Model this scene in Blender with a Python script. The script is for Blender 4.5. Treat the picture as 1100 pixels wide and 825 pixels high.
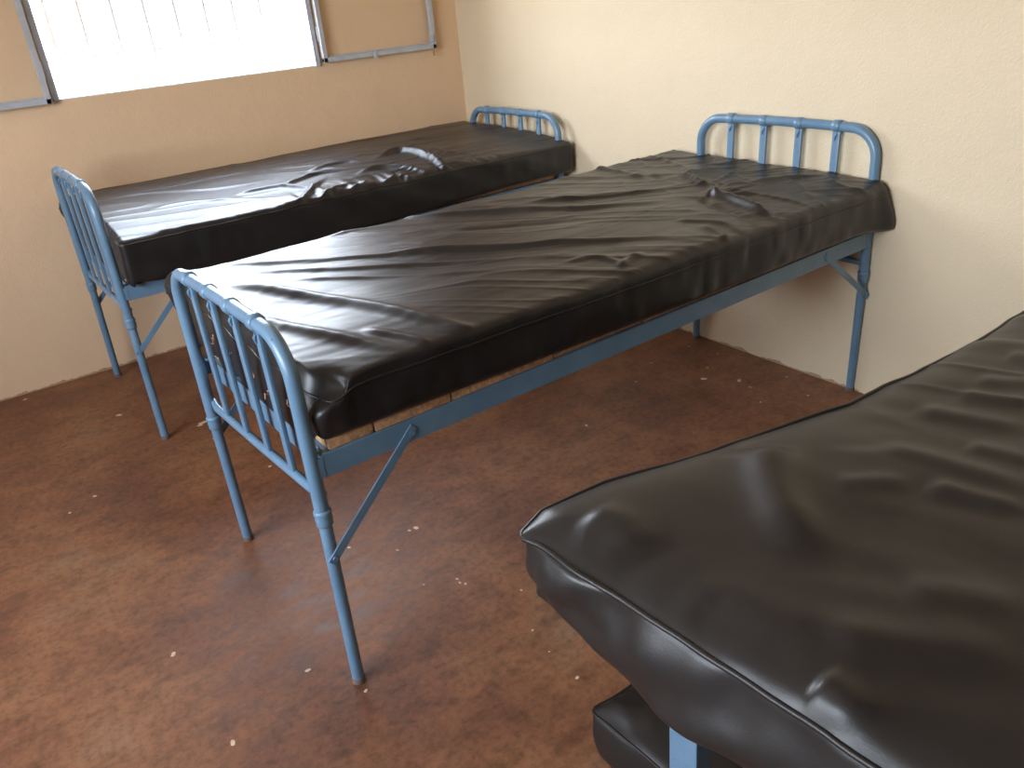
import bpy, bmesh, math, random
import numpy as np
from mathutils import Vector, Matrix

sc = bpy.context.scene
for o in list(bpy.data.objects):
    bpy.data.objects.remove(o)
COL = sc.collection

# ------------------------------------------------------------------ camera
CAM = (-2.37045, -3.71460, 1.33042)
RIGHT = Vector((0.80348018, -0.58905242, -0.08623718))
UP = Vector((0.32015705, 0.30541195, 0.89678481))
FWD = Vector((0.5019154, 0.74815826, -0.43398174))
cam_data = bpy.data.cameras.new('camera')
cam = bpy.data.objects.new('camera', cam_data)
COL.objects.link(cam)
M = Matrix((RIGHT, UP, -FWD)).transposed().to_4x4()
M.translation = Vector(CAM)
cam.matrix_world = M
cam_data.sensor_width = 36.0
cam_data.lens = 36.0 * 869.33 / 1100.0
cam_data.clip_start = 0.02
sc.camera = cam

# ------------------------------------------------------------------ daylight
SKY = 24.0
GROUND = 8.0
EXPOSURE = -0.20
world = bpy.data.worlds.new('world')
sc.world = world
world.use_nodes = True
wt = world.node_tree
for n in list(wt.nodes):
    wt.nodes.remove(n)
w_out = wt.nodes.new('ShaderNodeOutputWorld')
w_bg = wt.nodes.new('ShaderNodeBackground')
w_geo = wt.nodes.new('ShaderNodeTexCoord')
w_sep = wt.nodes.new('ShaderNodeSeparateXYZ')
w_ramp = wt.nodes.new('ShaderNodeValToRGB')
w_map = wt.nodes.new('ShaderNodeMapRange')
w_map.inputs['From Min'].default_value = -1.0
w_map.inputs['From Max'].default_value = 1.0
wt.links.new(w_geo.outputs['Generated'], w_sep.inputs[0])
wt.links.new(w_sep.outputs['Z'], w_map.inputs['Value'])
wt.links.new(w_map.outputs[0], w_ramp.inputs[0])
g = GROUND / SKY
cr = w_ramp.color_ramp
cr.elements[0].position = 0.0
cr.elements[0].color = (0.95 * g, 0.80 * g, 0.66 * g, 1)
cr.elements[1].position = 1.0
cr.elements[1].color = (0.62, 0.74, 0.95, 1)
e = cr.elements.new(0.485); e.color = (1.05 * g, 0.90 * g, 0.74 * g, 1)
e = cr.elements.new(0.505); e.color = (0.90, 0.94, 1.0, 1)
e = cr.elements.new(0.65); e.color = (0.78, 0.88, 1.0, 1)
wt.links.new(w_ramp.outputs[0], w_bg.inputs['Color'])
w_bg.inputs['Strength'].default_value = SKY
wt.links.new(w_bg.outputs[0], w_out.inputs[0])

sc.view_settings.view_transform = 'Standard'
sc.view_settings.look = 'None'
sc.view_settings.exposure = EXPOSURE
sc.view_settings.gamma = 1.0
sc.view_settings.use_curve_mapping = False
sc.cycles.max_bounces = 10
sc.cycles.diffuse_bounces = 6
sc.cycles.glossy_bounces = 5
sc.cycles.transmission_bounces = 6
sc.cycles.transparent_max_bounces = 8
sc.cycles.sample_clamp_indirect = 6.0

# room extents
RX0, RY0, RZ = -4.15, -4.85, 2.75
WX0, WX1, WZ0, WZ1 = -1.875, -0.760, 1.105, 2.15      # window opening in the back wall
DY0, DY1, DZ0, DZ1 = -3.70, -1.50, 1.00, 2.20          # second window, in the left wall
WT = 0.19                                             # wall thickness


def portal(name, loc, sx, sy, rot):
    l = bpy.data.lights.new(name, 'AREA')
    l.shape = 'RECTANGLE'; l.size = sx; l.size_y = sy
    l.energy = 1.0
    l.cycles.is_portal = True
    o = bpy.data.objects.new(name, l)
    o.location = loc; o.rotation_euler = rot
    COL.objects.link(o)


portal('window_daylight', ((WX0 + WX1) / 2, WT + 0.01, (WZ0 + WZ1) / 2), WX1 - WX0, WZ1 - WZ0, (math.radians(-90), 0, 0))
portal('side_window_daylight', (RX0 - WT - 0.01, (DY0 + DY1) / 2, (DZ0 + DZ1) / 2), DZ1 - DZ0, DY1 - DY0, (0, math.radians(-90), 0))


# ------------------------------------------------------------------ materials
def nmat(name):
    m = bpy.data.materials.new(name)
    m.use_nodes = True
    t = m.node_tree
    return m, t, t.nodes['Principled BSDF']


def nd(t, typ, **kw):
    n = t.nodes.new(typ)
    for k, v in kw.items():
        if k in n.inputs:
            n.inputs[k].default_value = v
        else:
            setattr(n, k, v)
    return n


def ramp(t, src, stops):
    r = t.nodes.new('ShaderNodeValToRGB')
    c = r.color_ramp
    c.elements[0].position, c.elements[0].color = stops[0][0], (*stops[0][1], 1)
    c.elements[1].position, c.elements[1].color = stops[-1][0], (*stops[-1][1], 1)
    for p, col in stops[1:-1]:
        e = c.elements.new(p); e.color = (*col, 1)
    t.links.new(src, r.inputs[0])
    return r


def noise(t, scale, detail=4, rough=0.55, vec=None):
    n = nd(t, 'ShaderNodeTexNoise')
    n.inputs['Scale'].default_value = scale
    n.inputs['Detail'].default_value = detail
    n.inputs['Roughness'].default_value = rough
    if vec is not None:
        t.links.new(vec, n.inputs['Vector'])
    return n


def pos(t, scale=(1, 1, 1)):
    g = t.nodes.new('ShaderNodeNewGeometry')
    mp = t.nodes.new('ShaderNodeMapping')
    mp.inputs['Scale'].default_value = scale
    t.links.new(g.outputs['Position'], mp.inputs['Vector'])
    return mp.outputs[0]


def objc(t, scale=(1, 1, 1)):
    g = t.nodes.new('ShaderNodeTexCoord')
    mp = t.nodes.new('ShaderNodeMapping')
    mp.inputs['Scale'].default_value = scale
    t.links.new(g.outputs['Object'], mp.inputs['Vector'])
    return mp.outputs[0]


def mixc(t, fac, a, b, blend='MIX'):
    m = t.nodes.new('ShaderNodeMix')
    m.data_type = 'RGBA'; m.blend_type = blend
    for sock, v in ((m.inputs[0], fac), (m.inputs[6], a), (m.inputs[7], b)):
        if hasattr(v, 'links') or isinstance(v, bpy.types.NodeSocket):
            t.links.new(v, sock)
        else:
            sock.default_value = v if isinstance(v, (int, float)) else (*v, 1)
    return m.outputs[2]


def bump(t, b, height, strength, dist, prev=None):
    n = t.nodes.new('ShaderNodeBump')
    n.inputs['Strength'].default_value = strength
    n.inputs['Distance'].default_value = dist
    t.links.new(height, n.inputs['Height'])
    if prev is not None:
        t.links.new(prev, n.inputs['Normal'])
    t.links.new(n.outputs[0], b.inputs['Normal'])
    return n.outputs[0]


def wall_material(name, base, dirt, gran):
    m, t, b = nmat(name)
    p = pos(t)
    n1 = noise(t, 1.3, 5, 0.6, p)
    c = ramp(t, n1.outputs[0], [(0.3, tuple(x * 0.93 for x in base)), (0.7, base)])
    n2 = noise(t, 9.0, 6, 0.7, p)
    r2 = ramp(t, n2.outputs[0], [(0.66, (0, 0, 0)), (0.80, (0.35, 0.35, 0.35))])
    c1 = mixc(t, r2.outputs[0], c.outputs[0], dirt)
    # reddish floor polish smeared along the foot of the wall
    sep = t.nodes.new('ShaderNodeSeparateXYZ'); t.links.new(p, sep.inputs[0])
    n3 = noise(t, 14, 5, 0.7, p)
    mul = nd(t, 'ShaderNodeMath', operation='MULTIPLY_ADD'); mul.inputs[1].default_value = 0.060; mul.inputs[2].default_value = -0.022
    t.links.new(n3.outputs[0], mul.inputs[0])
    lt = nd(t, 'ShaderNodeMath', operation='LESS_THAN')
    t.links.new(sep.outputs['Z'], lt.inputs[0]); t.links.new(mul.outputs[0], lt.inputs[1])
    fac = nd(t, 'ShaderNodeMath', operation='MULTIPLY'); fac.inputs[1].default_value = 0.6
    t.links.new(lt.outputs[0], fac.inputs[0])
    c2 = mixc(t, fac.outputs[0], c1, (0.24, 0.085, 0.04))
    t.links.new(c2, b.inputs['Base Color'])
    b.inputs['Roughness'].default_value = 0.62
    b.inputs['Specular IOR Level'].default_value = 0.35
    g1 = noise(t, 150, 3, 0.6, p)
    nn = bump(t, b, g1.outputs[0], gran, 0.004)
    g2 = noise(t, 7, 4, 0.5, p)
    bump(t, b, g2.outputs[0], 0.25, 0.02, nn)
    return m


M_WALL_BACK = wall_material('cream_plaster_back', (0.79, 0.565, 0.365), (0.56, 0.38, 0.24), 0.35)
M_WALL_RIGHT = wall_material('cream_plaster_right', (0.75, 0.625, 0.44), (0.58, 0.44, 0.29), 0.6)


M_WALL_FRONT = wall_material('low_bounce_plaster_front', (0.16, 0.115, 0.08), (0.1, 0.08, 0.06), 0.5)  # unseen wall, coloured dark to cut light bouncing back onto the near sides


def floor_material():
    m, t, b = nmat('red_oxide_cement')
    p = pos(t)
    n1 = noise(t, 2.2, 8, 0.62, p)
    c1 = ramp(t, n1.outputs[0], [(0.30, (0.140, 0.062, 0.038)), (0.47, (0.205, 0.088, 0.046)), (0.58, (0.255, 0.115, 0.056)), (0.72, (0.250, 0.142, 0.082))])
    n2 = noise(t, 11, 8, 0.7, pos(t, (1, 1.6, 1)))
    c2 = ramp(t, n2.outputs[0], [(0.35, (0.55, 0.58, 0.62)), (0.52, (1, 1, 1)), (0.70, (1.18, 1.12, 1.08))])
    c3 = mixc(t, 0.75, c1.outputs[0], c2.outputs[0], 'MULTIPLY')
    n3 = noise(t, 55, 5, 0.7, p)
    c4 = ramp(t, n3.outputs[0], [(0.30, (0.45, 0.45, 0.45)), (0.5, (1, 1, 1)), (0.72, (1.35, 1.32, 1.28))])
    c5 = mixc(t, 0.6, c3, c4.outputs[0], 'MULTIPLY')
    # scattered soot marks
    n4 = noise(t, 4.5, 7, 0.75, pos(t, (1.5, 1, 1)))
    r4 = ramp(t, n4.outputs[0], [(0.60, (0, 0, 0)), (0.74, (0.55, 0.55, 0.55))])
    c6 = mixc(t, r4.outputs[0], c5, (0.055, 0.034, 0.030))
    t.links.new(c6, b.inputs['Base Color'])
    rr = ramp(t, n2.outputs[0], [(0.3, (0.38, 0.38, 0.38)), (0.7, (0.62, 0.62, 0.62))])
    t.links.new(rr.outputs[0], b.inputs['Roughness'])
    b.inputs['Specular IOR Level'].default_value = 0.25
    bump(t, b, n3.outputs[0], 0.12, 0.004)
    return m


M_FLOOR = floor_material()


def simple(name, col, rough, metal=0.0, spec=0.5, nscale=None, var=0.1, bmp=0.0, bscale=60, coat=0.0):
    m, t, b = nmat(name)
    p = objc(t)
    if nscale:
        n = noise(t, nscale, 5, 0.6, p)
        c = ramp(t, n.outputs[0], [(0.3, tuple(x * (1 - var) for x in col)), (0.7, tuple(min(1, x * (1 + var)) for x in col))])
        t.links.new(c.outputs[0], b.inputs['Base Color'])
    else:
        b.inputs['Base Color'].default_value = (*col, 1)
    b.inputs['Roughness'].default_value = rough
    b.inputs['Metallic'].default_value = metal
    b.inputs['Specular IOR Level'].default_value = spec
    b.inputs['Coat Weight'].default_value = coat
    if bmp:
        n = noise(t, bscale, 4, 0.6, p)
        bump(t, b, n.outputs[0], bmp, 0.003)
    return m


def paint_material():
    m, t, b = nmat('blue_enamel_paint')
    p = objc(t)
    n = noise(t, 9, 6, 0.65, p)
    c = ramp(t, n.outputs[0], [(0.3, (0.105, 0.200, 0.305)), (0.7, (0.150, 0.262, 0.378))])
    n2 = noise(t, 70, 4, 0.7, p)
    r = ramp(t, n2.outputs[0], [(0.70, (0, 0, 0)), (0.74, (1, 1, 1))])     # chips down to bare steel
    c2 = mixc(t, r.outputs[0], c.outputs[0], (0.06, 0.05, 0.05))
    t.links.new(c2, b.inputs['Base Color'])
    b.inputs['Roughness'].default_value = 0.33
    b.inputs['Specular IOR Level'].default_value = 0.6
    bump(t, b, n.outputs[0], 0.25, 0.004)
    return m


M_PAINT = paint_material()


def vinyl_material(name, col, rough, coat=1.0):
    m, t, b = nmat(name)
    p = objc(t)
    n = noise(t, 6, 5, 0.6, p)
    c = ramp(t, n.outputs[0], [(0.3, tuple(x * 0.85 for x in col)), (0.7, tuple(x * 1.15 for x in col))])
    ns = noise(t, 3.5, 6, 0.7, objc(t, (1, 2.4, 1)))
    sc_ = ramp(t, ns.outputs[0], [(0.70, (0, 0, 0)), (0.82, (0.30, 0.30, 0.30))])
    c2 = mixc(t, sc_.outputs[0], c.outputs[0], (0.06, 0.048, 0.042))
    t.links.new(c2, b.inputs['Base Color'])
    r = ramp(t, n.outputs[0], [(0.3, (rough - 0.04,) * 3), (0.7, (rough + 0.05,) * 3)])
    t.links.new(r.outputs[0], b.inputs['Roughness'])
    b.inputs['Specular IOR Level'].default_value = 0.36
    v = t.nodes.new('ShaderNodeTexVoronoi'); v.inputs['Scale'].default_value = 420
    t.links.new(p, v.inputs['Vector'])
    a = bump(t, b, v.outputs['Distance'], 0.07, 0.0012)
    n3 = noise(t, 26, 4, 0.55, p)
    bump(t, b, n3.outputs[0], 0.10, 0.004, a)
    b.inputs['Coat Weight'].default_value = coat
    b.inputs['Coat Roughness'].default_value = rough - 0.05
    b.inputs['Coat IOR'].default_value = 1.6
    return m


M_VINYL = vinyl_material('black_vinyl', (0.015, 0.0135, 0.0135), 0.39, 0.15)
M_VINYL_FRONT = vinyl_material('black_leatherette', (0.017, 0.0148, 0.014), 0.42, 0.10)
M_BOARD = simple('chipboard', (0.50, 0.30, 0.16), 0.8, spec=0.2, nscale=90, var=0.35, bmp=0.4, bscale=120)
M_BAR = simple('white_painted_bar', (0.72, 0.73, 0.75), 0.6)
M_STEEL = simple('grey_steel_frame', (0.44, 0.47, 0.52), 0.45, spec=0.5, nscale=20, var=0.12, bmp=0.2)
M_BRASS = simple('weathered_brass', (0.42, 0.25, 0.09), 0.45, metal=0.6, nscale=30)
M_RUBBER = simple('worn_leg_tip', (0.16, 0.11, 0.09), 0.7, nscale=40, var=0.3)
M_THREAD = simple('frayed_lining', (0.40, 0.23, 0.17), 0.9, nscale=60, var=0.4)
M_SPOT = simple('dried_cream_paint', (0.62, 0.46, 0.32), 0.6, nscale=50, var=0.2)
M_CEIL = simple('ceiling_white', (0.66, 0.58, 0.46), 0.8, nscale=3, var=0.04)
M_SILL = simple('pale_cement_sill', (0.80, 0.76, 0.70), 0.7, nscale=12, var=0.06, bmp=0.2)


def glass_material():
    m = bpy.data.materials.new('window_glass'); m.use_nodes = True
    t = m.node_tree
    for n in list(t.nodes):
        t.nodes.remove(n)
    o = t.nodes.new('ShaderNodeOutputMaterial'); mx = t.nodes.new('ShaderNodeMixShader')
    tr = t.nodes.new('ShaderNodeBsdfTransparent'); gl = t.nodes.new('ShaderNodeBsdfGlossy')
    tr.inputs[0].default_value = (0.985, 0.99, 0.99, 1)
    gl.inputs['Roughness'].default_value = 0.06
    fr = t.nodes.new('ShaderNodeFresnel'); fr.inputs[0].default_value = 1.25
    ge = t.nodes.new('ShaderNodeNewGeometry'); sb = t.nodes.new('ShaderNodeMath'); sb.operation = 'SUBTRACT'; sb.inputs[0].default_value = 1.0
    ml = t.nodes.new('ShaderNodeMath'); ml.operation = 'MULTIPLY'
    t.links.new(ge.outputs['Backfacing'], sb.inputs[1]); t.links.new(fr.outputs[0], ml.inputs[0]); t.links.new(sb.outputs[0], ml.inputs[1])
    t.links.new(ml.outputs[0], mx.inputs[0]); t.links.new(tr.outputs[0], mx.inputs[1])
    t.links.new(gl.outputs[0], mx.inputs[2]); t.links.new(mx.outputs[0], o.inputs[0])
    return m


M_GLASS = glass_material()


# ------------------------------------------------------------------ mesh helpers
class MB:
    def __init__(s):
        s.v = []; s.f = []

    def box(s, a, b, bev=0.0):
        bm = bmesh.new()
        bmesh.ops.create_cube(bm, size=1.0)
        for v in bm.verts:
            v.co = Vector(((a[i] + b[i]) / 2 + v.co[i] * (b[i] - a[i]) for i in range(3)))
        if bev:
            bmesh.ops.bevel(bm, geom=bm.edges[:] + bm.verts[:], offset=bev, segments=2, profile=0.6, affect='EDGES')
        s.add_bm(bm)
        return s

    def add_bm(s, bm, mat=None):
        bm.verts.ensure_lookup_table()
        k = len(s.v)
        for i, v in enumerate(bm.verts):
            v.index = i
            s.v.append(tuple(mat @ v.co) if mat else tuple(v.co))
        for f in bm.faces:
            s.f.append([k + v.index for v in f.verts])
        bm.free()

    def bar(s, p, q, w, h, up=(0, 0, 1), bev=0.001):
        """flat bar from p to q, w across, h along 'up'"""
        p = Vector(p); q = Vector(q); d = (q - p); L = d.length; d.normalize()
        u = Vector(up); side = d.cross(u).normalized(); u = side.cross(d).normalized()
        bm = bmesh.new(); bmesh.ops.create_cube(bm, size=1.0)
        for v in bm.verts:
            v.co = Vector((v.co.x * L, v.co.y * w, v.co.z * h))
        if bev:
            bmesh.ops.bevel(bm, geom=bm.edges[:], offset=bev, segments=2, profile=0.6, affect='EDGES')
        m = Matrix((d, side, u)).transposed().to_4x4(); m.translation = (p + q) / 2
        s.add_bm(bm, m)
        return s

    def tube(s, pts, r, seg=16, closed=False, caps=True):
        P = [Vector(p) for p in pts]; n = len(P)
        R = r if isinstance(r, (list, tuple)) else [r] * n
        T = []
        for i in range(n):
            a = P[(i - 1) % n] if (closed or i > 0) else P[i]
            b = P[(i + 1) % n] if (closed or i < n - 1) else P[i]
            T.append((b - a).normalized())
        ref = Vector((0, 0, 1)) if abs(T[0].z) < 0.9 else Vector((1, 0, 0))
        nrm = T[0].cross(ref).normalized()
        k = len(s.v)
        for i in range(n):
            nrm = (nrm - T[i] * nrm.dot(T[i])).normalized()
            bn = T[i].cross(nrm)
            for j in range(seg):
                a = 2 * math.pi * j / seg
                s.v.append(tuple(P[i] + (nrm * math.cos(a) + bn * math.sin(a)) * R[i]))
        m = n if closed else n - 1
        for i in range(m):
            for j in range(seg):
                a = k + i * seg + j; b = k + i * seg + (j + 1) % seg
                i2 = (i + 1) % n
                c = k + i2 * seg + (j + 1) % seg; d = k + i2 * seg + j
                s.f.append([a, b, c, d])
        if caps and not closed:
            s.f.append([k + j for j in range(seg)][::-1])
            s.f.append([k + (n - 1) * seg + j for j in range(seg)])
        return s

    def build(s, name, mat, parent=None, smooth=False, angle=40):
        me = bpy.data.meshes.new(name)
        me.from_pydata(s.v, [], s.f)
        me.materials.append(mat)
        if smooth:
            me.polygons.foreach_set('use_smooth', [True] * len(me.polygons))
            try:
                me.set_sharp_from_angle(angle=math.radians(angle))
            except Exception:
                pass
        me.update()
        o = bpy.data.objects.new(name, me)
        COL.objects.link(o)
        if parent is not None:
            o.parent = parent
        return o


def empty(name, loc=(0, 0, 0), rz=0.0):
    o = bpy.data.objects.new(name, None)
    o.location = loc; o.rotation_euler = (0, 0, rz)
    o.empty_display_size = 0.2
    COL.objects.link(o)
    return o


def tag(o, label=None, cat=None, group=None, kind=None):
    if label: o['label'] = label
    if cat: o['category'] = cat
    if group: o['group'] = group
    if kind: o['kind'] = kind
    return o


# ------------------------------------------------------------------ room shell
o = MB().box((RX0 - WT, RY0 - WT, -0.12), (WT, WT, 0)).build('floor', M_FLOOR); tag(o, kind='structure')
o = MB().box((RX0 - WT, RY0 - WT, RZ), (WT, WT, RZ + 0.12)).build('ceiling', M_CEIL); tag(o, kind='structure')
m = MB()
m.box((RX0 - WT, 0, 0), (WX0, WT, RZ)); m.box((WX1, 0, 0), (WT, WT, RZ))
m.box((WX0, 0, 0), (WX1, WT, WZ0)); m.box((WX0, 0, WZ1), (WX1, WT, RZ))
tag(m.build('wall_back', M_WALL_BACK), kind='structure')
m = MB()
m.v = [(0, 0, 0), (-0.033, -2.30, 0), (-0.033 - 0.0145 * (RY0 + 2.30) * -1, RY0, 0), (WT, RY0, 0), (WT, 0, 0)]
m.v[2] = (-0.060, RY0, 0)
m.v = [(a, b, 0.0) for a, b, c in m.v] + [(a, b, RZ) for a, b, c in m.v]
m.f = [[i, (i + 1) % 5, (i + 1) % 5 + 5, i + 5] for i in range(5)] + [[0, 4, 3, 2, 1], [5, 6, 7, 8, 9]]
tag(m.build('wall_right', M_WALL_RIGHT), kind='structure')
m = MB()
m.box((RX0 - WT, DY1, 0), (RX0, 0, RZ)); m.box((RX0 - WT, RY0, 0), (RX0, DY0, RZ)); m.box((RX0 - WT, DY0, DZ1), (RX0, DY1, RZ)); m.box((RX0 - WT, DY0, 0), (RX0, DY1, DZ0))
tag(m.build('wall_left', M_WALL_RIGHT), kind='structure')
tag(MB().box((RX0 - WT, RY0 - WT, 0), (WT, RY0, RZ)).build('wall_front', M_WALL_FRONT), kind='structure')

# steel surround and bars of the side window
m = MB()
m.box((RX0 - 0.05, DY0, DZ0), (RX0 + 0.010, DY0 + 0.022, DZ1), 0.002)
m.box((RX0 - 0.05, DY1 - 0.022, DZ0), (RX0 + 0.010, DY1, DZ1), 0.002)
m.box((RX0 - 0.05, DY0, DZ1 - 0.022), (RX0 + 0.010, DY1, DZ1), 0.002)
m.box((RX0 - 0.05, DY0, DZ0), (RX0 + 0.010, DY1, DZ0 + 0.015), 0.002)
for k in range(1, 9):
    yb = DY0 + (DY1 - DY0) * k / 9
    m.box((RX0 - 0.175, yb - 0.005, DZ0), (RX0 - 0.168, yb + 0.005, DZ1))
tag(m.build('window_2', M_STEEL), kind='structure')

# window: steel frame, flat burglar bars outside, two inward leaves folded back against the wall
win = empty('window_1', ((WX0 + WX1) / 2, 0, WZ0)); tag(win, kind='structure')
wx = (WX0 + WX1) / 2


def W(x, y, z):
    return (x - wx, y, z - WZ0)


m = MB(); fw = 0.022
m.box(W(WX0, -0.012, WZ0), W(WX0 + fw, 0.03, WZ1), 0.002); m.box(W(WX1 - fw, -0.012, WZ0), W(WX1, 0.03, WZ1), 0.002)
m.box(W(WX0, -0.012, WZ1 - fw), W(WX1, 0.03, WZ1), 0.002)
m.build('window_frame', M_STEEL, win)
MB().box(W(WX0 + 0.001, 0.002, WZ0), W(WX1 - 0.001, WT, WZ0 + 0.006), 0.002).build('window_sill', M_SILL, win)
m = MB()
bars_x = [-1.785, -1.664, -1.541, -1.415, -1.292, -1.168, -1.045, -0.922, -0.82]
by = 0.178
for i, x in enumerate(bars_x):
    m.tube([W(x, by, WZ0 + 0.004), W(x, by, WZ1)], 0.0090, 12)
edges = [WX0 + 0.002] + bars_x + [WX1 - 0.002]
for i in range(len(edges) - 1):
    if i % 2 == 0:
        for z in (1.243, 1.62, 1.99):
            m.tube([W(edges[i], by, z), W(edges[i + 1], by, z)], 0.0075, 12)
m.build('burglar_bars', M_BAR, win, True)


def leaf(x0, x1, z0, z1, hinge_left):
    y0, y1 = -0.040, -0.016
    s = 0.020
    m = MB()
    m.box(W(x0, y0, z0), W(x1, y1, z0 + s), 0.002); m.box(W(x0, y0, z1 - s), W(x1, y1, z1), 0.002)
    m.box(W(x0, y0, z0), W(x0 + s, y1, z1), 0.002); m.box(W(x1 - s, y0, z0), W(x1, y1, z1), 0.002)
    # inner lip of the steel section
    m.box(W(x0 + s, y1 - 0.006, z0 + s), W(x1 - s, y1, z0 + s + 0.007)); m.box(W(x0 + s, y1 - 0.006, z1 - s - 0.007), W(x1 - s, y1, z1 - s))
    c = m.build('casement', M_STEEL, win)
    MB().box(W(x0 + s * 0.6, -0.027, z0 + s * 0.6), W(x1 - s * 0.6, -0.024, z1 - s * 0.6)).build('glass_pane', M_GLASS, c)
    # hinges
    hx = x0 if hinge_left else x1
    for z in (z0 + 0.12, z1 - 0.12):
        MB().tube([W(hx, -0.020, z - 0.03), W(hx, -0.020, z + 0.03)], 0.006, 10).build('hinge', M_STEEL, c, True)
    return c


c = leaf(-0.752, -0.155, 1.118, 2.14, True)
MB().box(W(-0.192, -0.052, 1.150), W(-0.172, -0.038, 1.178), 0.003).build('latch', M_STEEL, c)
MB().box(W(-0.500, -0.046, 1.108), W(-0.486, -0.036, 1.142), 0.002).build('stay_peg', M_STEEL, c)
MB().tube([W(-0.170, -0.028, 1.120), W(-0.170, -0.028, 1.098), W(-0.168, -0.028, 1.084)], [0.005, 0.005, 0.0035], 10).build('stay_pin', M_BRASS, c, True)
c = leaf(-2.480, -1.885, 1.100, 2.14, False)


# ------------------------------------------------------------------ hospital beds
def arch_path(x, y0, y1, z0a, z0b, zt, r, bow=0.0):
    pts = []
    pts.append((x, y0, z0a))
    zz = zt - r
    for i in range(1, 5):
        pts.append((x, y0, z0a + (zz - z0a) * i / 5))
    for i in range(0, 11):
        a = math.pi / 2 * i / 10
        pts.append((x, y0 + r - r * math.cos(a), zz + r * math.sin(a)))
    for i in range(1, 6):
        f = i / 6
        pts.append((x, y0 + r + (y1 - y0 - 2 * r) * f, zt + bow * math.sin(math.pi * f)))
    for i in range(0, 11):
        a = math.pi / 2 * i / 10
        pts.append((x, y1 - r + r * math.sin(a), zz + r * math.cos(a)))
    for i in range(4, 0, -1):
        pts.append((x, y1, z0b + (zz - z0b) * i / 5))
    pts.append((x, y1, z0b))
    return pts


def end_panel(bed, name, x, Wd, zt, zc0, zc1, inner, leg_ends):
    """tubular arch with four flat slats, cross bar, and two lower legs; x is local, inner=+1 if the mattress lies toward +x"""
    r = 0.0150
    hb = MB().tube(arch_path(x, 0, Wd, zc0, zc1, zt, 0.088, 0.004), r, 18).build(name, M_PAINT, bed, True, 60)
    bz0, bz1 = zc0 + 0.042, zc1 + 0.052
    xin = x + inner * 0.006
    # cross bar with flattened, lapped ends
    MB().tube([(x + inner * 0.012, 0.004, bz0), (xin, 0.05, bz0 + (bz1 - bz0) * .05), (xin, Wd / 2, (bz0 + bz1) / 2 - 0.003), (xin, Wd - 0.05, bz1), (x + inner * 0.012, Wd - 0.004, bz1 + 0.004)],
              [0.008, 0.0105, 0.0105, 0.0105, 0.008], 14).build('crossbar', M_PAINT, hb, True)
    for k in range(4):
        y = Wd * (0.20 + 0.20 * k)
        zb = bz0 + (bz1 - bz0) * y / Wd
        s = MB().bar((xin, y + 0.004, zb + 0.004), (x, y, zt - 0.004), 0.026, 0.011, up=(1, 0, 0), bev=0.004)
        so = s.build('slat', M_PAINT, hb, True, 30)
        # flattened end wrapped round the top tube, with its weld bead
        c = MB().tube([(x, y - 0.014, zt + 0.002), (x, y - 0.011, zt + 0.002), (x, y + 0.011, zt + 0.002), (x, y + 0.014, zt + 0.002)], [0.0155, 0.0182, 0.0182, 0.0155], 18)
        c.build('slat_clip', M_PAINT, hb, True, 60)
        MB().tube([(x - 0.006 * 1, y - 0.004, zt - 0.020), (x - 0.008, y + 0.002, zt - 0.030), (x - 0.006, y + 0.004, zt - 0.042)], [0.003, 0.0042, 0.0025], 8).build('weld', M_PAINT, hb, True)
    for yy, zc, (bx, by) in ((0, zc0, leg_ends[0]), (Wd, zc1, leg_ends[1])):
        def at(z):
            f = 1 - z / zc
            return (x + (bx - x) * f, yy + (by - yy) * f, z)
        lg = MB().tube([at(zc + 0.05), at(zc + 0.01), at(zc - 0.03), at(0.2), at(0.012)], [0.0145, 0.0145, 0.0138, 0.0135, 0.0135], 18).build('leg', M_PAINT, bed, True, 60)
        MB().tube([at(zc + 0.016), at(zc + 0.012), at(zc + 0.006), at(zc), at(zc - 0.006), at(zc - 0.012), at(zc - 0.018), at(zc - 0.022)],
                  [0.0155, 0.0185, 0.0185, 0.0165, 0.0182, 0.0165, 0.0175, 0.0140], 18).build('collar', M_PAINT, lg, True, 60)
        MB().tube([at(0.014), at(0.010), at(0.0)], [0.0140, 0.0150, 0.0150], 18).build('foot_cap', M_RUBBER, lg, True, 50)
    return hb


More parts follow.
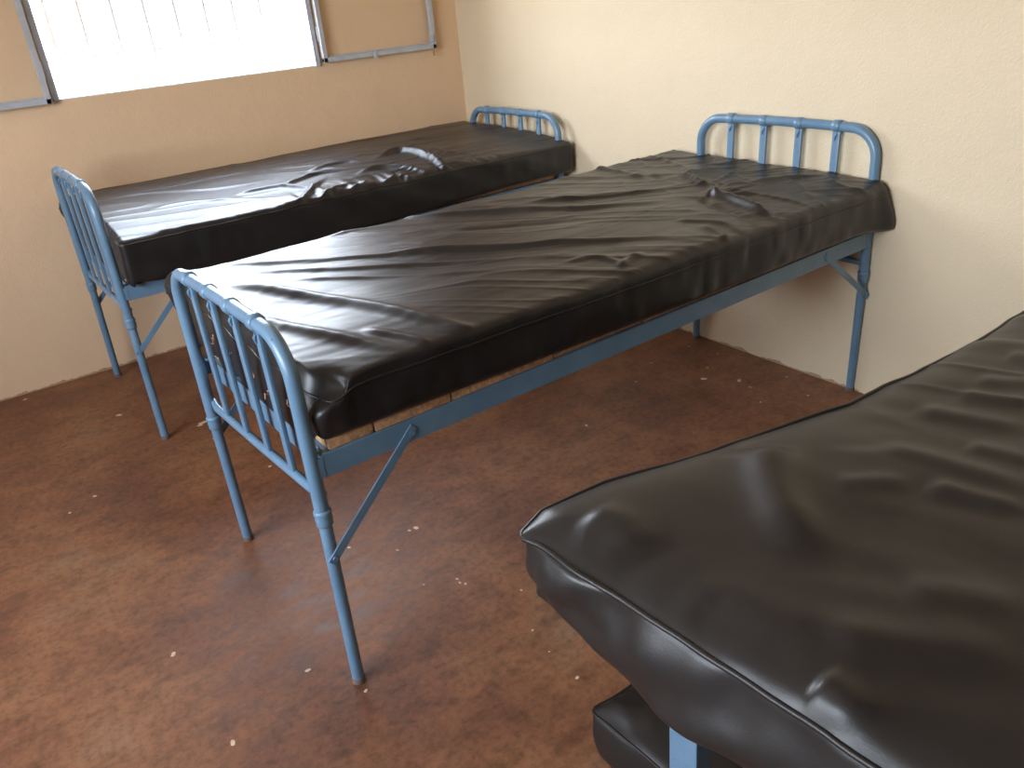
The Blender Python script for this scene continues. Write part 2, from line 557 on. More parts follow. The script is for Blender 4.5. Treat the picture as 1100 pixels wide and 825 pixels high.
def hospital_bed(hx, y, rot, L, Wd, z_foot, z_head, foot_legs, head_legs, zc, seams, board_y0):
    bed = empty('hospital_bed', (hx, y, 0), rot)
    ca, sa = math.cos(rot), math.sin(rot)

    def loc(p):
        dx, dy = p[0] - hx, p[1] - y
        return (dx * ca + dy * sa, -dx * sa + dy * ca)
    end_panel(bed, 'footboard', -L, Wd, z_foot, zc[0], zc[1], 1, [loc(p) for p in foot_legs])
    end_panel(bed, 'headboard', 0.0, Wd, z_head, zc[2], zc[3], -1, [loc(p) for p in head_legs])
    zr0, zr1 = 0.516, 0.566
    for side, yy in ((-1, -0.004), (1, Wd + 0.004)):
        m = MB()
        yo = yy - side * 0.0 + side * 0.006
        m.bar((-L + 0.016, yo, (zr0 + zr1) / 2), (-0.016, yo, (zr0 + zr1) / 2), 0.004, zr1 - zr0, bev=0.001)
        m.bar((-L + 0.016, yo - side * 0.016, zr1 - 0.002), (-0.016, yo - side * 0.016, zr1 - 0.002), 0.032, 0.004, bev=0.001)
        rail = m.build('side_rail', M_PAINT, bed)
        for xx in (-L + 0.215, -0.235):
            MB().tube([(xx, yo - 0.006, 0.535), (xx, yo + 0.006, 0.535)], 0.007, 10).build('bolt', M_PAINT, rail, True, 40)
        # hook plates joining the rail to the legs
        for xx in (-L + 0.008, -0.008):
            MB().box((xx - 0.012, yo - 0.003, zr0 + 0.004), (xx + 0.012, yo + 0.003, zr1 - 0.004), 0.001).build('hook_plate', M_PAINT, rail)
    for xx, d in ((-L + 0.028, 1), (-0.028, -1)):
        m = MB()
        m.bar((xx, 0.0, (zr0 + zr1) / 2), (xx, Wd, (zr0 + zr1) / 2), 0.004, zr1 - zr0)
        m.bar((xx + d * 0.014, 0.0, zr1 - 0.004), (xx + d * 0.014, Wd, zr1 - 0.004), 0.028, 0.004)
        m.build('end_rail', M_PAINT, bed)
    for xx in (-L * 0.66, -L * 0.33):
        m = MB(); m.bar((xx, 0.0, zr1 - 0.018), (xx, Wd, zr1 - 0.018), 0.028, 0.025); m.build('cross_rail', M_PAINT, bed)
    # flat diagonal braces
    fl = [loc(p) for p in foot_legs]; hl = [loc(p) for p in head_legs]
    for side, i, yy in ((-1, 0, 0.0), (1, 1, Wd)):
        for x_end, x_rail, lg, zl in ((-L, -L + 0.215, fl[i], 0.335), (0.0, -0.235, hl[i], 0.355)):
            zcc = zc[0]
            f = 1 - zl / zcc if zl < zcc else 0
            a = Vector((x_end + (lg[0] - x_end) * f, yy + side * 0.016, zl))
            b = Vector((x_rail, yy + side * 0.013, 0.542))
            m = MB().bar(a + (a - b).normalized() * 0.012, b + (b - a).normalized() * 0.01, 0.004, 0.019, up=(0, 0, 1), bev=0.001)
            br = m.build('brace', M_PAINT, bed)
            MB().tube([(a.x, a.y - 0.006, a.z), (a.x, a.y + 0.006, a.z)], 0.0055, 10).build('rivet', M_PAINT, br, True, 40)
    # loose boards laid across the rails
    rnd = random.Random(int(abs(y) * 100))
    for i in range(len(seams) - 1):
        xa, xb = seams[i], seams[i + 1]
        j = rnd.uniform(-0.003, 0.003)
        MB().box((xa + 0.002, board_y0 + j, zr1 + 0.0005), (xb - 0.002, Wd + 0.004, zr1 + 0.026 + rnd.uniform(-.0015, 0)), 0.004).build('bed_board', M_BOARD, bed, True, 30)
    return bed


H2X, H2Y, R2 = -0.049, -2.3286, math.radians(1.27)
seams2 = [-1.864, -1.762, -1.577, -1.294, -1.002, -0.790, -0.535, -0.283, -0.035]
bed2 = hospital_bed(H2X, H2Y, R2, 1.90, 0.6755, 0.8077, 0.872,
                    [(-1.955, -2.382), (-1.958, -1.685)], [(-0.040, -2.318), (-0.045, -1.625)], (0.43, 0.39, 0.42, 0.42), seams2, -0.006)
tag(bed2, 'blue tubular metal hospital bed in the middle of the room, with chipboard edges showing', 'bed', 'blue tubular hospital beds')
H1X, H1Y, R1 = -0.0675, -0.8344, math.radians(0.22)
seams1 = [-1.87, -1.66, -1.40, -1.12, -0.84, -0.56, -0.30, -0.035]
bed1 = hospital_bed(H1X, H1Y, R1, 1.90, 0.6755, 0.886, 0.828,
                    [(-1.973, -0.865), (-1.974, -0.112)], [(-0.065, -0.85), (-0.065, -0.14)], (0.44, 0.42, 0.42, 0.42), seams1, 0.002)
tag(bed1, 'blue tubular metal hospital bed against the wall under the window', 'bed', 'blue tubular hospital beds')


# ------------------------------------------------------------------ mattresses
def pix(x, y, z):
    """place on the plane at height z seen at that place in the view; used to read crease positions off the photograph"""
    d = FWD + RIGHT * ((x - 550) / 869.33) + UP * ((412.5 - y) / 869.33)
    t = (z - CAM[2]) / d.z
    return (CAM[0] + d.x * t, CAM[1] + d.y * t)


def vnoise(X, Y, seed):
    rs = np.random.RandomState(seed)
    G = rs.rand(256, 256)
    xi = np.floor(X).astype(int); yi = np.floor(Y).astype(int)
    fx = X - xi; fy = Y - yi
    fx = fx ** 3 * (fx * (fx * 6 - 15) + 10); fy = fy ** 3 * (fy * (fy * 6 - 15) + 10)
    g = lambda a, b: G[a % 256, b % 256]
    return (g(xi, yi) * (1 - fx) * (1 - fy) + g(xi + 1, yi) * fx * (1 - fy) + g(xi, yi + 1) * (1 - fx) * fy + g(xi + 1, yi + 1) * fx * fy) * 2 - 1


def crease(X, Y, pts, amp, w):
    """smooth fold along a polyline: gaussian cross section, tapering off at both ends"""
    best = np.full(X.shape, 1e9); par = np.zeros(X.shape)
    P = np.array(pts, float)
    if len(P) > 2:                                   # round the corners (Catmull-Rom)
        Q = np.vstack([2 * P[0] - P[1], P, 2 * P[-1] - P[-2]]); R = []
        for i in range(1, len(Q) - 2):
            for u in np.linspace(0, 1, 5, endpoint=False):
                R.append(0.5 * (2 * Q[i] + (Q[i + 1] - Q[i - 1]) * u + (2 * Q[i - 1] - 5 * Q[i] + 4 * Q[i + 1] - Q[i + 2]) * u ** 2 + (3 * Q[i] - Q[i - 1] - 3 * Q[i + 1] + Q[i + 2]) * u ** 3))
        R.append(P[-1]); P = np.array(R)
    lo = P.min(0) - 3 * w; hi = P.max(0) + 3 * w
    sel = (X > lo[0]) & (X < hi[0]) & (Y > lo[1]) & (Y < hi[1])
    full = np.zeros(X.shape)
    if not sel.any():
        return full
    X = X[sel]; Y = Y[sel]; best = best[sel]; par = par[sel]
    seg = np.hypot(*(P[1:] - P[:-1]).T); tot = seg.sum(); acc = 0
    for i in range(len(P) - 1):
        a, b = P[i], P[i + 1]; d = b - a; L2 = (d * d).sum() + 1e-12
        t = np.clip(((X - a[0]) * d[0] + (Y - a[1]) * d[1]) / L2, 0, 1)
        dist = np.hypot(X - a[0] - t * d[0], Y - a[1] - t * d[1])
        m = dist < best
        best = np.where(m, dist, best); par = np.where(m, (acc + t * seg[i]) / tot, par)
        acc += seg[i]
    tap = np.clip(np.minimum(par * 5, (1 - par) * 2.6), 0, 1)
    tap = tap * tap * (3 - 2 * tap)
    full[sel] = amp * tap * np.exp(-(best / w) ** 2)
    return full


def cluster(a, b, n, r):
    """coordinates from a to b with extra lines close to both ends"""
    e = r * (1 - np.cos(np.linspace(0, math.pi / 2, 7)))[::1]
    mid = np.linspace(a + r, b - r, n)
    return np.unique(np.round(np.concatenate([a + e, mid, b - e]), 6))


def mattress(name, x0, x1, y0, y1, zb, ztop, r, nx, ny, mat, top_fn, side_fn, warp, seam_drop=0.022, cord=0.0026, nz=10, ears=(), seam=True):
    xs = cluster(x0, x1, nx, r); ys = cluster(y0, y1, ny, r)
    H = ztop - zb
    zs = cluster(zb, ztop, nz, r)
    NX, NY, NZ = len(xs), len(ys), len(zs)
    idx = {}; verts = []; faces = []

    def vid(i, j, k):
        key = (i, j, k)
        if key not in idx:
            idx[key] = len(verts); verts.append((xs[i], ys[j], zs[k]))
        return idx[key]
    for i in range(NX - 1):
        for j in range(NY - 1):
            faces.append((vid(i, j, NZ - 1), vid(i + 1, j, NZ - 1), vid(i + 1, j + 1, NZ - 1), vid(i, j + 1, NZ - 1)))
            faces.append((vid(i, j, 0), vid(i, j + 1, 0), vid(i + 1, j + 1, 0), vid(i + 1, j, 0)))
    for i in range(NX - 1):
        for k in range(NZ - 1):
            faces.append((vid(i, 0, k), vid(i + 1, 0, k), vid(i + 1, 0, k + 1), vid(i, 0, k + 1)))
            faces.append((vid(i, NY - 1, k), vid(i, NY - 1, k + 1), vid(i + 1, NY - 1, k + 1), vid(i + 1, NY - 1, k)))
    for j in range(NY - 1):
        for k in range(NZ - 1):
            faces.append((vid(0, j, k), vid(0, j, k + 1), vid(0, j + 1, k + 1), vid(0, j + 1, k)))
            faces.append((vid(NX - 1, j, k), vid(NX - 1, j + 1, k), vid(NX - 1, j + 1, k + 1), vid(NX - 1, j, k + 1)))
    V = np.array(verts)

    def shape(V, extra=0.0):
        V = np.atleast_2d(np.array(V, float))
        lo = np.array([x0 + r, y0 + r, zb + r]); hi = np.array([x1 - r, y1 - r, ztop - r])
        C = np.clip(V, lo, hi); D = V - C; ln = np.linalg.norm(D, axis=1); ln[ln == 0] = 1
        N = D / ln[:, None]
        mx = np.abs(D).max(axis=1)
        P = C + N * mx[:, None]
        X, Y, Z = P.T
        t = np.clip(N[:, 2], 0, 1) ** 1.5
        hz = (Z - zb) / H
        side = 1 - np.abs(N[:, 2])
        dt = top_fn(X, Y)
        Pn = P.copy()
        Pn[:, 2] += dt * t
        # sides bulge and crumple
        bul = side_fn(X, Y, hz) * side
        Pn[:, 0] += N[:, 0] * (bul + extra); Pn[:, 1] += N[:, 1] * (bul + extra)
        # pulled-out corner ears of the cover
        for (ex, ey, ez, dx, dy, dz, er) in ears:
            w = np.exp(-(((P[:, 0] - ex) ** 2 + (P[:, 1] - ey) ** 2) / er ** 2 + ((P[:, 2] - ez) / (er * 0.8)) ** 2))
            Pn[:, 0] += dx * w; Pn[:, 1] += dy * w; Pn[:, 2] += dz * w
        return warp(Pn)
    Vn = shape(V)
    me = bpy.data.meshes.new(name)
    ox, oy = (x0 + x1) / 2, (y0 + y1) / 2
    Vn = Vn - np.array([ox, oy, zb])
    me.from_pydata(Vn.tolist(), [], faces)
    me.materials.append(mat)
    me.polygons.foreach_set('use_smooth', [True] * len(me.polygons))
    me.update()
    o = bpy.data.objects.new(name, me); COL.objects.link(o)
    o.location = (ox, oy, zb)
    if seam:
        # stitched seam cord running round the cover below the top edge
        zz = ztop - seam_drop
        pts = []
        for x in np.linspace(x0, x1, 150): pts.append((x, y0, zz))
        for y in np.linspace(y0, y1, 70)[1:]: pts.append((x1, y, zz))
        for x in np.linspace(x1, x0, 150)[1:]: pts.append((x, y1, zz))
        for y in np.linspace(y1, y0, 70)[1:-1]: pts.append((x0, y, zz))
        S = shape(np.array(pts), 0.0005) - np.array([ox, oy, zb])
        MB().tube([tuple(p) for p in S], cord, 8, closed=True).build('seam_cord', mat, o, True, 80)
    return o


def ridged(u, v, seed, sharp=5):
    """thin crisp folds"""
    return (1 - np.abs(vnoise(u, v, seed))) ** sharp


def radial(X, Y, cx, cy, n, amp, r0, r1, seed, ph=0.0):
    """gathers radiating from a pinched point"""
    dx, dy = X - cx, Y - cy
    R = np.hypot(dx, dy); A = np.arctan2(dy, dx)
    wob = vnoise(A * 2.2 + 40, R * 6.0 + 7, seed) * 2.2 + vnoise(A * 5 + 20, R * 9 + 3, seed + 1)
    f = np.sin(A * n + ph + 1.3 * wob)
    env = np.clip((R - r0 * .3) / r0, 0, 1) * np.exp(-(R / r1) ** 2)
    return amp * env * f * np.clip(0.35 + 0.9 * vnoise(A * 1.6 + 9, R * 4, seed + 5), 0, 1)


# ---- middle bed's mattress
M2 = dict(x0=-1.926, x1=-0.045, y0=-2.375, y1=-1.500, zb=0.594, ztop=0.722)
T2 = 0.728


def cz(pts, z=T2):
    return [pix(a, b, z) for a, b in pts]


C2 = [  # (pixels along the fold, height, half width)
    ([(211, 290), (334, 284), (470, 274), (600, 266)], 0.0062, 0.013),
    ([(252, 295), (361, 293), (470, 284), (600, 276)], 0.0070, 0.012),
    ([(293, 305), (400, 300), (560, 290)], 0.0052, 0.010),
    ([(222, 306), (293, 315), (388, 328), (480, 344), (590, 356)], 0.0135, 0.020),
    ([(268, 340), (320, 354), (440, 370)], 0.0110, 0.018),
    ([(383, 352), (443, 358), (470, 368)], 0.0070, 0.012),
    ([(420, 240), (520, 232), (640, 226), (747, 213)], 0.0115, 0.0184),
    ([(470, 254), (589, 243), (640, 238)], -0.0041, 0.0147),
    ([(400, 278), (480, 272), (589, 264), (698, 256), (776, 256)], 0.0108, 0.0166),
    ([(560, 222), (640, 214), (720, 207)], 0.0081, 0.0129),
    ([(630, 184), (670, 190), (712, 199)], 0.0081, 0.0166),
    ([(730, 192), (748, 199), (760, 205)], 0.0190, 0.0156),
    ([(748, 208), (770, 212), (800, 221), (842, 234)], 0.0230, 0.0166),
    ([(745, 214), (775, 224), (820, 238)], -0.0081, 0.0147),
    ([(775, 203), (800, 208), (850, 215), (885, 222)], 0.0081, 0.0110),
    ([(690, 170), (730, 182), (752, 196)], 0.0054, 0.0110),
    ([(765, 200), (790, 186), (815, 177)], 0.0068, 0.0110),
    ([(770, 203), (830, 196), (900, 188)], 0.0061, 0.0120),
    ([(750, 240), (775, 250), (800, 262)], 0.0074, 0.0129),
    ([(660, 285), (676, 276), (690, 270)], 0.0081, 0.0129),
    ([(600, 283), (640, 276), (680, 284)], 0.0047, 0.0110),
    ([(720, 236), (770, 238), (800, 246)], 0.0061, 0.0110),
    ([(340, 262), (400, 250), (470, 244)], 0.0047, 0.0129),
    ([(505, 352), (540, 349), (590, 347)], 0.0041, 0.0092),
]


def top2(X, Y):
    u = np.clip((Y - M2['y0']) / 0.85, 0, 1)
    h = 0.016 * u + 0.012 * (1 - np.exp(-u / 0.10)) - 0.008
    for p, a, w in C2:
        h = h + crease(X, Y, cz(p), a, w)
    px, py = pix(768, 207, T2)
    h = h + radial(X, Y, px, py, 15, 0.0050, 0.06, 0.40, 3)
    # long slack ripples running down the bed
    h = h + 0.0006 * vnoise(X * 2.2 + 11, Y * 26 + X * 3 + 5, 8) + 0.0004 * vnoise(X * 5 + 3, Y * 55 + X * 6, 9)
    h = h + 0.003 * vnoise(X * 5 + 60, Y * 6 + 60, 12)
    mid = np.clip((X + 1.75) / 0.4, 0.15, 1)
    wv = 0.05 * vnoise(X * 2.5 + 4, Y * 5 + 8, 15)
    a, b = np.array(pix(480, 272, T2)), np.array(pix(766, 256, T2)); d = (b - a) / np.hypot(*(b - a))
    U = X * d[0] + Y * d[1]; V = -X * d[1] + Y * d[0]
    h = h + mid * (0.0050 * ridged(U * 1.3 + 21, (V + wv) * 12 + 40, 16) + 0.0024 * ridged(U * 2.6 + 22, (V + wv * .8) * 28 + 40, 17, 4))
    hd = np.clip((X + 0.75) / 0.4, 0, 1)
    h = h + hd * 0.0045 * ridged((X * .8 + Y) * 5 + 9, (X - Y * .6) * 7 + 3, 18, 6)
    # gathers cut in from the near edge toward the head
    e = np.exp(-((Y - M2['y0']) / 0.10) ** 2) * np.clip((X + 1.1) / 0.5, 0, 1)
    h = h + e * 0.004 * vnoise(X * 26, Y * 4 + 3, 14)
    return h


def side2(X, Y, hz):
    b = 0.003 * np.sin(np.clip(hz, 0, 1) * math.pi) + 0.001
    b = b + 0.004 * vnoise(X * 9 + Y * 7, hz * 2.0 + 20, 21) + 0.003 * vnoise(X * 26 + Y * 22, hz * 1.5 + 3, 22)
    b = b + 0.016 * np.exp(-((X + 0.10) / 0.12) ** 2) * (1 - hz)
    return b


def warp2(P):
    a = R2
    # follow the slightly turned bed
    dx = P[:, 0] - H2X; dy = P[:, 1] - H2Y
    P = P.copy()
    P[:, 1] = P[:, 1] + dx * math.sin(a) * 0.4
    # near lower edge droops over the board in the middle and toward the head
    hz = (P[:, 2] - M2['zb']) / 0.13
    t = np.clip((P[:, 0] + 1.85) / 0.9, 0, 1)
    near = np.clip((-2.33 - P[:, 1]) / 0.03, 0, 1)
    P[:, 2] -= near * np.clip(1 - hz, 0, 1) * (0.003 + 0.011 * t)
    foot = np.clip((-1.895 - P[:, 0]) / 0.02, 0, 1) * np.clip((P[:, 1] + 2.345) / 0.05, 0, 1)
    P[:, 2] -= foot * np.clip(1 - hz * 1.3, 0, 1) * (0.046 + 0.010 * np.sin(P[:, 1] * 44) + 0.005 * np.sin(P[:, 1] * 97))
    P[:, 0] += foot * np.clip(hz - 0.55, 0, 1) * (0.030 + 0.012 * np.sin(P[:, 1] * 40 + 1))
    # foot end: far side lifted where the cover is tucked over the arch
    return P


m2 = mattress('mattress', **M2, r=0.018, nx=400, ny=190, mat=M_VINYL, top_fn=top2, side_fn=side2, warp=warp2, seam_drop=0.034,
              ears=[(-1.926, -1.50, .71, -0.035, 0.03, 0.012, 0.06), (-1.926, -2.375, .72, 0.055, 0.004, -0.030, 0.055), (-0.045, -2.375, .62, 0.012, -0.022, -0.015, 0.06), (-1.926, -2.375, .62, 0.0, 0.006, 0.0, 0.05)])
tag(m2, 'long-creased black vinyl mattress on the middle bed, pinched near its headboard', 'mattress')

# ---- bed under the window
M1 = dict(x0=-1.940, x1=-0.040, y0=-0.900, y1=-0.040, zb=0.594, ztop=0.724)
T1 = 0.735
C1 = [
    ([(400, 176), (430, 168), (455, 170), (475, 176), (482, 182)], 0.0240, 0.020),
    ([(380, 190), (410, 182), (440, 181), (470, 184)], 0.0135, 0.015),
    ([(330, 190), (370, 180), (400, 178)], 0.0105, 0.014),
    ([(300, 205), (340, 192), (385, 184)], 0.0120, 0.015),
    ([(250, 213), (300, 204), (350, 203)], 0.0105, 0.014),
    ([(310, 222), (335, 204), (352, 192)], 0.0120, 0.013),
    ([(330, 218), (355, 204), (385, 194)], 0.0120, 0.013),
    ([(352, 213), (375, 203), (400, 192)], 0.0112, 0.012),
    ([(368, 207), (395, 200), (430, 190)], 0.0112, 0.012),
    ([(395, 200), (420, 190), (455, 180)], 0.0090, 0.010),
    ([(152, 232), (200, 222), (260, 216), (320, 212)], 0.0050, 0.016),
    ([(110, 222), (160, 214), (230, 209), (300, 196)], 0.0050, 0.016),
    ([(165, 247), (185, 241), (215, 236)], 0.0035, 0.012),
    ([(285, 190), (340, 183), (400, 170)], 0.0045, 0.015),
    ([(430, 158), (470, 165), (520, 166)], 0.0035, 0.016),
    ([(360, 170), (420, 160), (500, 150)], 0.0030, 0.016),
]


def top1(X, Y):
    u = np.clip((Y - M1['y0']) / 0.86, 0, 1)
    h = 0.044 * (1 - np.exp(-u / 0.30)) - 0.004
    for p, a, w in C1:
        h = h + crease(X, Y, cz(p, T1), a, w)
    px, py = pix(455, 178, T1)
    h = h + radial(X, Y, px, py, 17, 0.0050, 0.07, 0.40, 33)
    h = h + 0.0035 * ridged(X * 2.0 + 11, (Y + 0.04 * vnoise(X * 3, Y * 5, 36)) * 14 + X * 2, 38) + 0.003 * vnoise(X * 5 + 60, Y * 6 + 60, 32)
    e = np.exp(-((Y - M1['y0']) / 0.10) ** 2) * np.exp(-((X + 0.95) / 0.40) ** 2)
    h = h + e * (0.012 * vnoise(X * 34, Y * 5, 34) + 0.012 * ridged(X * 22 + Y * 12, Y * 7 + 2, 35, 3))
    return h


def side1(X, Y, hz):
    return 0.002 * np.sin(np.clip(hz, 0, 1) * math.pi) + 0.004 * vnoise(X * 8 + hz * 2, hz * 2 + 9, 41) + 0.002 * vnoise(X * 24 + Y * 20, hz * 2, 42)


def warp1(P):
    P = P.copy()
    hz = (P[:, 2] - M1['zb']) / 0.13
    near = np.clip((-0.868 - P[:, 1]) / 0.025, 0, 1) * np.clip((-0.35 - P[:, 0]) / 0.7, 0, 1)
    foot = np.clip((-1.91 - P[:, 0]) / 0.015, 0, 1)
    P[:, 2] -= np.maximum(near * 0.030, foot * (0.030 + 0.010 * np.sin(P[:, 1] * 40))) * np.clip(1 - hz, 0, 1)
    return P


m1 = mattress('mattress', **M1, r=0.020, nx=360, ny=170, mat=M_VINYL, top_fn=top1, side_fn=side1, warp=warp1, seam_drop=0.012,
              ears=[(-1.94, -0.04, .71, -0.045, 0.0, -0.0, 0.07), (-1.94, -.9, .60, 0.0, 0.01, 0.0, 0.06)])
tag(m1, 'black vinyl mattress on the bed under the window, crumpled along its near edge', 'mattress')

# ---- foreground bed: plain frame with square posts, no end panels
fb = empty('bed_frame', (-1.05, -3.35, 0))
tag(fb, 'low blue bed frame with square posts under the large foreground mattress', 'bed frame')
zr = 0.585
for xx in (-1.760, -0.25):
    for yy in (-3.125, -3.56):
        m = MB().box((xx - 0.0 + 1.05, yy - 0.052 + 3.35, 0), (xx + 0.030 + 1.05, yy + 3.35, zr - 0.03), 0.002)
        m.build('post', M_PAINT, fb)
for yy in (-3.125, -3.586):
    MB().box((-1.76 + 1.05, yy + 3.35, zr - 0.045), (-0.22 + 1.05, yy + 0.030 - 0.0 + 3.35, zr), 0.002).build('side_rail', M_PAINT, fb)
for xx in (-1.760, -0.25):
    MB().box((xx + 1.05, -3.586 + 3.35, zr - 0.045), (xx + 0.03 + 1.05, -3.11 + 3.35, zr - 0.001), 0.002).build('end_rail', M_PAINT, fb)
for xx in (-1.35, -0.98, -0.60):
    MB().box((xx + 1.05, -3.57 + 3.35, zr - 0.014), (xx + 0.05 + 1.05, -3.11 + 3.35, zr), 0.002).build('bed_slat', M_PAINT, fb)

M3 = dict(x0=-1.890, x1=-0.085, y0=-3.80, y1=-2.995, zb=0.588, ztop=0.706)
T3 = 0.706
C3 = [
    ([(808, 470), (822, 520), (850, 580), (862, 625)], 0.0200, 0.034),
    ([(905, 470), (925, 520), (950, 560)], 0.0032, 0.046),
    ([(640, 560), (672, 575), (700, 610)], 0.0076, 0.034),
    ([(938, 424), (1020, 441), (1100, 456)], 0.0060, 0.023),
    ([(912, 470), (980, 488), (1060, 512), (1120, 530)], 0.0056, 0.023),
    ([(976, 518), (1040, 535), (1110, 552)], 0.0068, 0.021),
    ([(1008, 470), (1060, 482), (1110, 500)], 0.0048, 0.021),
    ([(880, 520), (940, 517), (976, 522)], 0.0040, 0.021),
    ([(956, 640), (1030, 650), (1110, 668)], 0.0056, 0.028),
    ([(870, 700), (950, 702), (1110, 728)], 0.0076, 0.034),
    ([(1000, 396), (1050, 402), (1110, 402)], 0.0048, 0.023),
    ([(985, 410), (1040, 420), (1100, 428)], 0.0044, 0.021),
    ([(1030, 372), (1070, 376), (1110, 374)], 0.0048, 0.025),
    ([(860, 745), (885, 765), (900, 800)], 0.0085, 0.025),
    ([(740, 650), (820, 700), (880, 740)], -0.0040, 0.03),
]


def top3(X, Y):
    # the filling is puffed up behind the seam
    d = np.minimum(np.minimum(X - M3['x0'], M3['y1'] - Y), 0.2)
    h = 0.024 * (1 - np.exp(-np.clip(d, 0, 1) / 0.035)) - 0.014
    for p, a, w in C3:
        h = h + crease(X, Y, cz(p, T3 + 0.008), a, w)
    h = h + 0.003 * vnoise(X * 4 + 60, Y * 5 + 60, 52) + 0.0018 * vnoise(X * 16 + 2, Y * 9 + X * 9, 53)
    # slack drawn into long soft folds across the bed
    a, b = np.array(pix(938, 424, T3)), np.array(pix(1100, 458, T3)); d = (b - a) / np.hypot(*(b - a))
    al = X * d[0] + Y * d[1]; ac = -X * d[1] + Y * d[0]
    wob = 0.02 * np.sin(al * 9 + 2)
    h = h + np.clip((X + 1.45) / 0.5, 0, 1) * (0.0042 * vnoise(al * 2.6 + 31, (ac + wob) * 15 + 50, 57) + 0.0040 * ridged(al * 1.8 + 31, (ac + wob * 1.5) * 9 + 50, 58, 6))
    ex = np.exp(-((X - M3['x0']) / 0.09) ** 2)
    h = h + ex * 0.006 * vnoise(X * 4, Y * 14 + 3, 55)
    return h


def side3(X, Y, hz):
    b = 0.008 * np.sin(np.clip(hz, 0, 1) * math.pi) - 0.004
    away = 1 - np.exp(-np.clip(M3['y1'] - Y, 0, 2) / 0.10)
    b = b + np.where(X < M3['x0'] + 0.03, 0.020 * away * np.sin(np.clip(hz, 0, 1) ** 0.7 * math.pi), 0)
    return b + 0.011 * vnoise(X * 6 + Y * 11 + hz * 1.5, hz * 1.6 + 9, 61) + 0.003 * vnoise(X * 21 + Y * 25, hz * 3, 62)


def warp3(P):
    P = P.copy()
    # foot edge is slightly skewed
    t = np.clip((-2.995 - P[:, 1]) / 0.5, 0, 1)
    f = np.clip((-1.3 - P[:, 0]) / 0.6, 0, 1)
    P[:, 0] += 0.030 * t * f
    hz = (P[:, 2] - M3['zb']) / 0.13
    u = np.clip((-3.02 - P[:, 1]) / 0.22, 0, 1); u = u * u * (3 - 2 * u)
    P[:, 2] -= np.clip((-1.775 - P[:, 0]) / 0.06, 0, 1) * 0.030 * u * np.clip(1 - hz, 0, 1)
    # far side wavers
    far = np.clip((P[:, 1] + 3.45) / 0.45, 0, 1)
    P[:, 1] += far * (0.003 * np.sin(P[:, 0] * 9.0 + 1.0) + np.interp(P[:, 0], [-1.9, -1.84, -1.73, -1.60, -1.44, -1.30, -1.09, -0.77, 0], [0.0, 0.030, 0.022, -0.010, -0.050, -0.082, -0.090, -0.092, -0.092]))
    return P


m3 = mattress('mattress', **M3, r=0.016, nx=330, ny=170, mat=M_VINYL_FRONT, top_fn=top3, side_fn=side3, warp=warp3, cord=0.0036, seam_drop=0.010, nz=22,
              ears=[(-1.89, -2.995, .706, -0.012, 0.010, -0.004, 0.03)])
tag(m3, 'large black leatherette mattress in the right foreground, puffed behind its seam', 'mattress')

M4 = dict(x0=-1.685, x1=-0.35, y0=-3.62, y1=-2.865, zb=0.002, ztop=0.130)


def top4(X, Y):
    d = np.minimum(np.minimum(X - M4['x0'], M4['y1'] - Y), 0.2)
    h = 0.018 * (1 - np.exp(-np.clip(d, 0, 1) / 0.04)) - 0.010
    a = crease(X, Y, [pix(655, 745, .13), pix(672, 765, .13), pix(690, 785, .13)], 0.010, 0.014) + crease(X, Y, [pix(690, 755, .13), pix(705, 790, .13)], 0.007, 0.014)
    return h + a + 0.003 * vnoise(X * 8, Y * 8, 71)


m4 = mattress('mattress', **M4, r=0.016, nx=110, ny=70, mat=M_VINYL_FRONT, top_fn=top4, side_fn=lambda X, Y, hz: 0.010 * np.sin(np.clip(hz, 0, 1) * math.pi) + 0.005 * vnoise(X * 7 + Y * 9, hz * 2 + 4, 72),
              warp=lambda P: P, seam_drop=0.010, ears=[(-1.685, -2.865, .13, -0.006, 0.008, 0.0, 0.03)])
tag(m4, 'black leatherette mattress lying on the floor behind the blue post, only its corner in view', 'mattress')

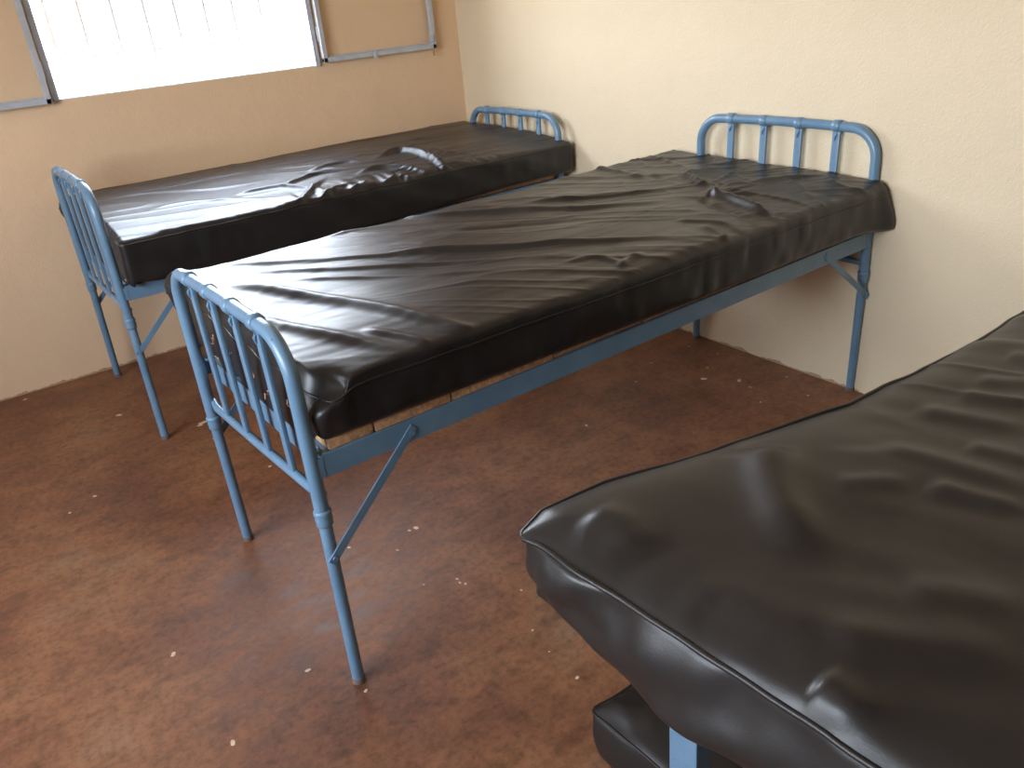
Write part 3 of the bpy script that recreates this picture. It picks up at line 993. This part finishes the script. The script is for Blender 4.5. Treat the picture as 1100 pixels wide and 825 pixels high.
# frayed ties and hem threads hanging at the foot end of the middle mattress
rnd = random.Random(4)
for k, (yy, zz) in enumerate([(-1.78, 0.655), (-1.93, 0.635), (-2.05, 0.632), (-2.16, 0.628), (-2.27, 0.640), (-2.315, 0.625)]):
    m = MB()
    for q in range(1):
        p = [Vector((-1.932, yy + rnd.uniform(-.02, .02), zz + rnd.uniform(-.005, .01)))]
        for s in range(5):
            p.append(p[-1] + Vector((rnd.uniform(-.006, .003), rnd.uniform(-.014, .014), rnd.uniform(-.010, .004))))
        m.tube([tuple(v - Vector(m2.location)) for v in p], 0.0016, 6)
    m.build('frayed_thread', M_THREAD, m2, True)

# ------------------------------------------------------------------ dried paint spots on the floor
m = MB()
rnd = random.Random(11)
spots = [(756, 407, 7), (794, 409, 6), (630, 457, 4), (817, 432, 3), (700, 390, 3), (740, 372, 2.5), (771, 380, 2.5), (806, 416, 3), (186, 703, 6), (331, 720, 6), (393, 742, 5), (250, 798, 8),
         (447, 567, 6), (440, 570, 4), (427, 591, 4), (375, 588, 4), (491, 622, 4), (494, 626, 4), (500, 627, 4), (620, 728, 5), (572, 677, 3), (218, 454, 8), (215, 457, 5), (290, 501, 5), (102, 533, 4),
         (128, 446, 6), (75, 551, 3), (27, 429, 4), (868, 425, 3), (560, 634, 3), (683, 410, 2.5), (845, 405, 2.5), (760, 395, 2.5), (590, 700, 2.5), (455, 628, 2.5)]
for (a, b, rr) in spots:
    x, y = pix(a, b, 0)
    dist = (Vector((x, y, 0)) - Vector(CAM)).length
    R = rr / 869.33 * dist * 0.42
    n = 12; k = len(m.v); el = rnd.uniform(0.7, 1.2); ph = rnd.uniform(0, 6)
    m.v.append((x, y, 0.0012))
    for i in range(n):
        t = 2 * math.pi * i / n
        q = R * (1 + 0.25 * math.sin(2 * t + ph) + rnd.uniform(-.15, .15))
        m.v.append((x + q * math.cos(t) * el, y + q * math.sin(t), 0.0003))
    for i in range(n):
        m.f.append([k, k + 1 + i, k + 1 + (i + 1) % n])
o = m.build('paint_spots', M_SPOT, None, True)
tag(o, 'small dried cream paint spots scattered over the red-brown cement floor', 'paint spots', kind='stuff')
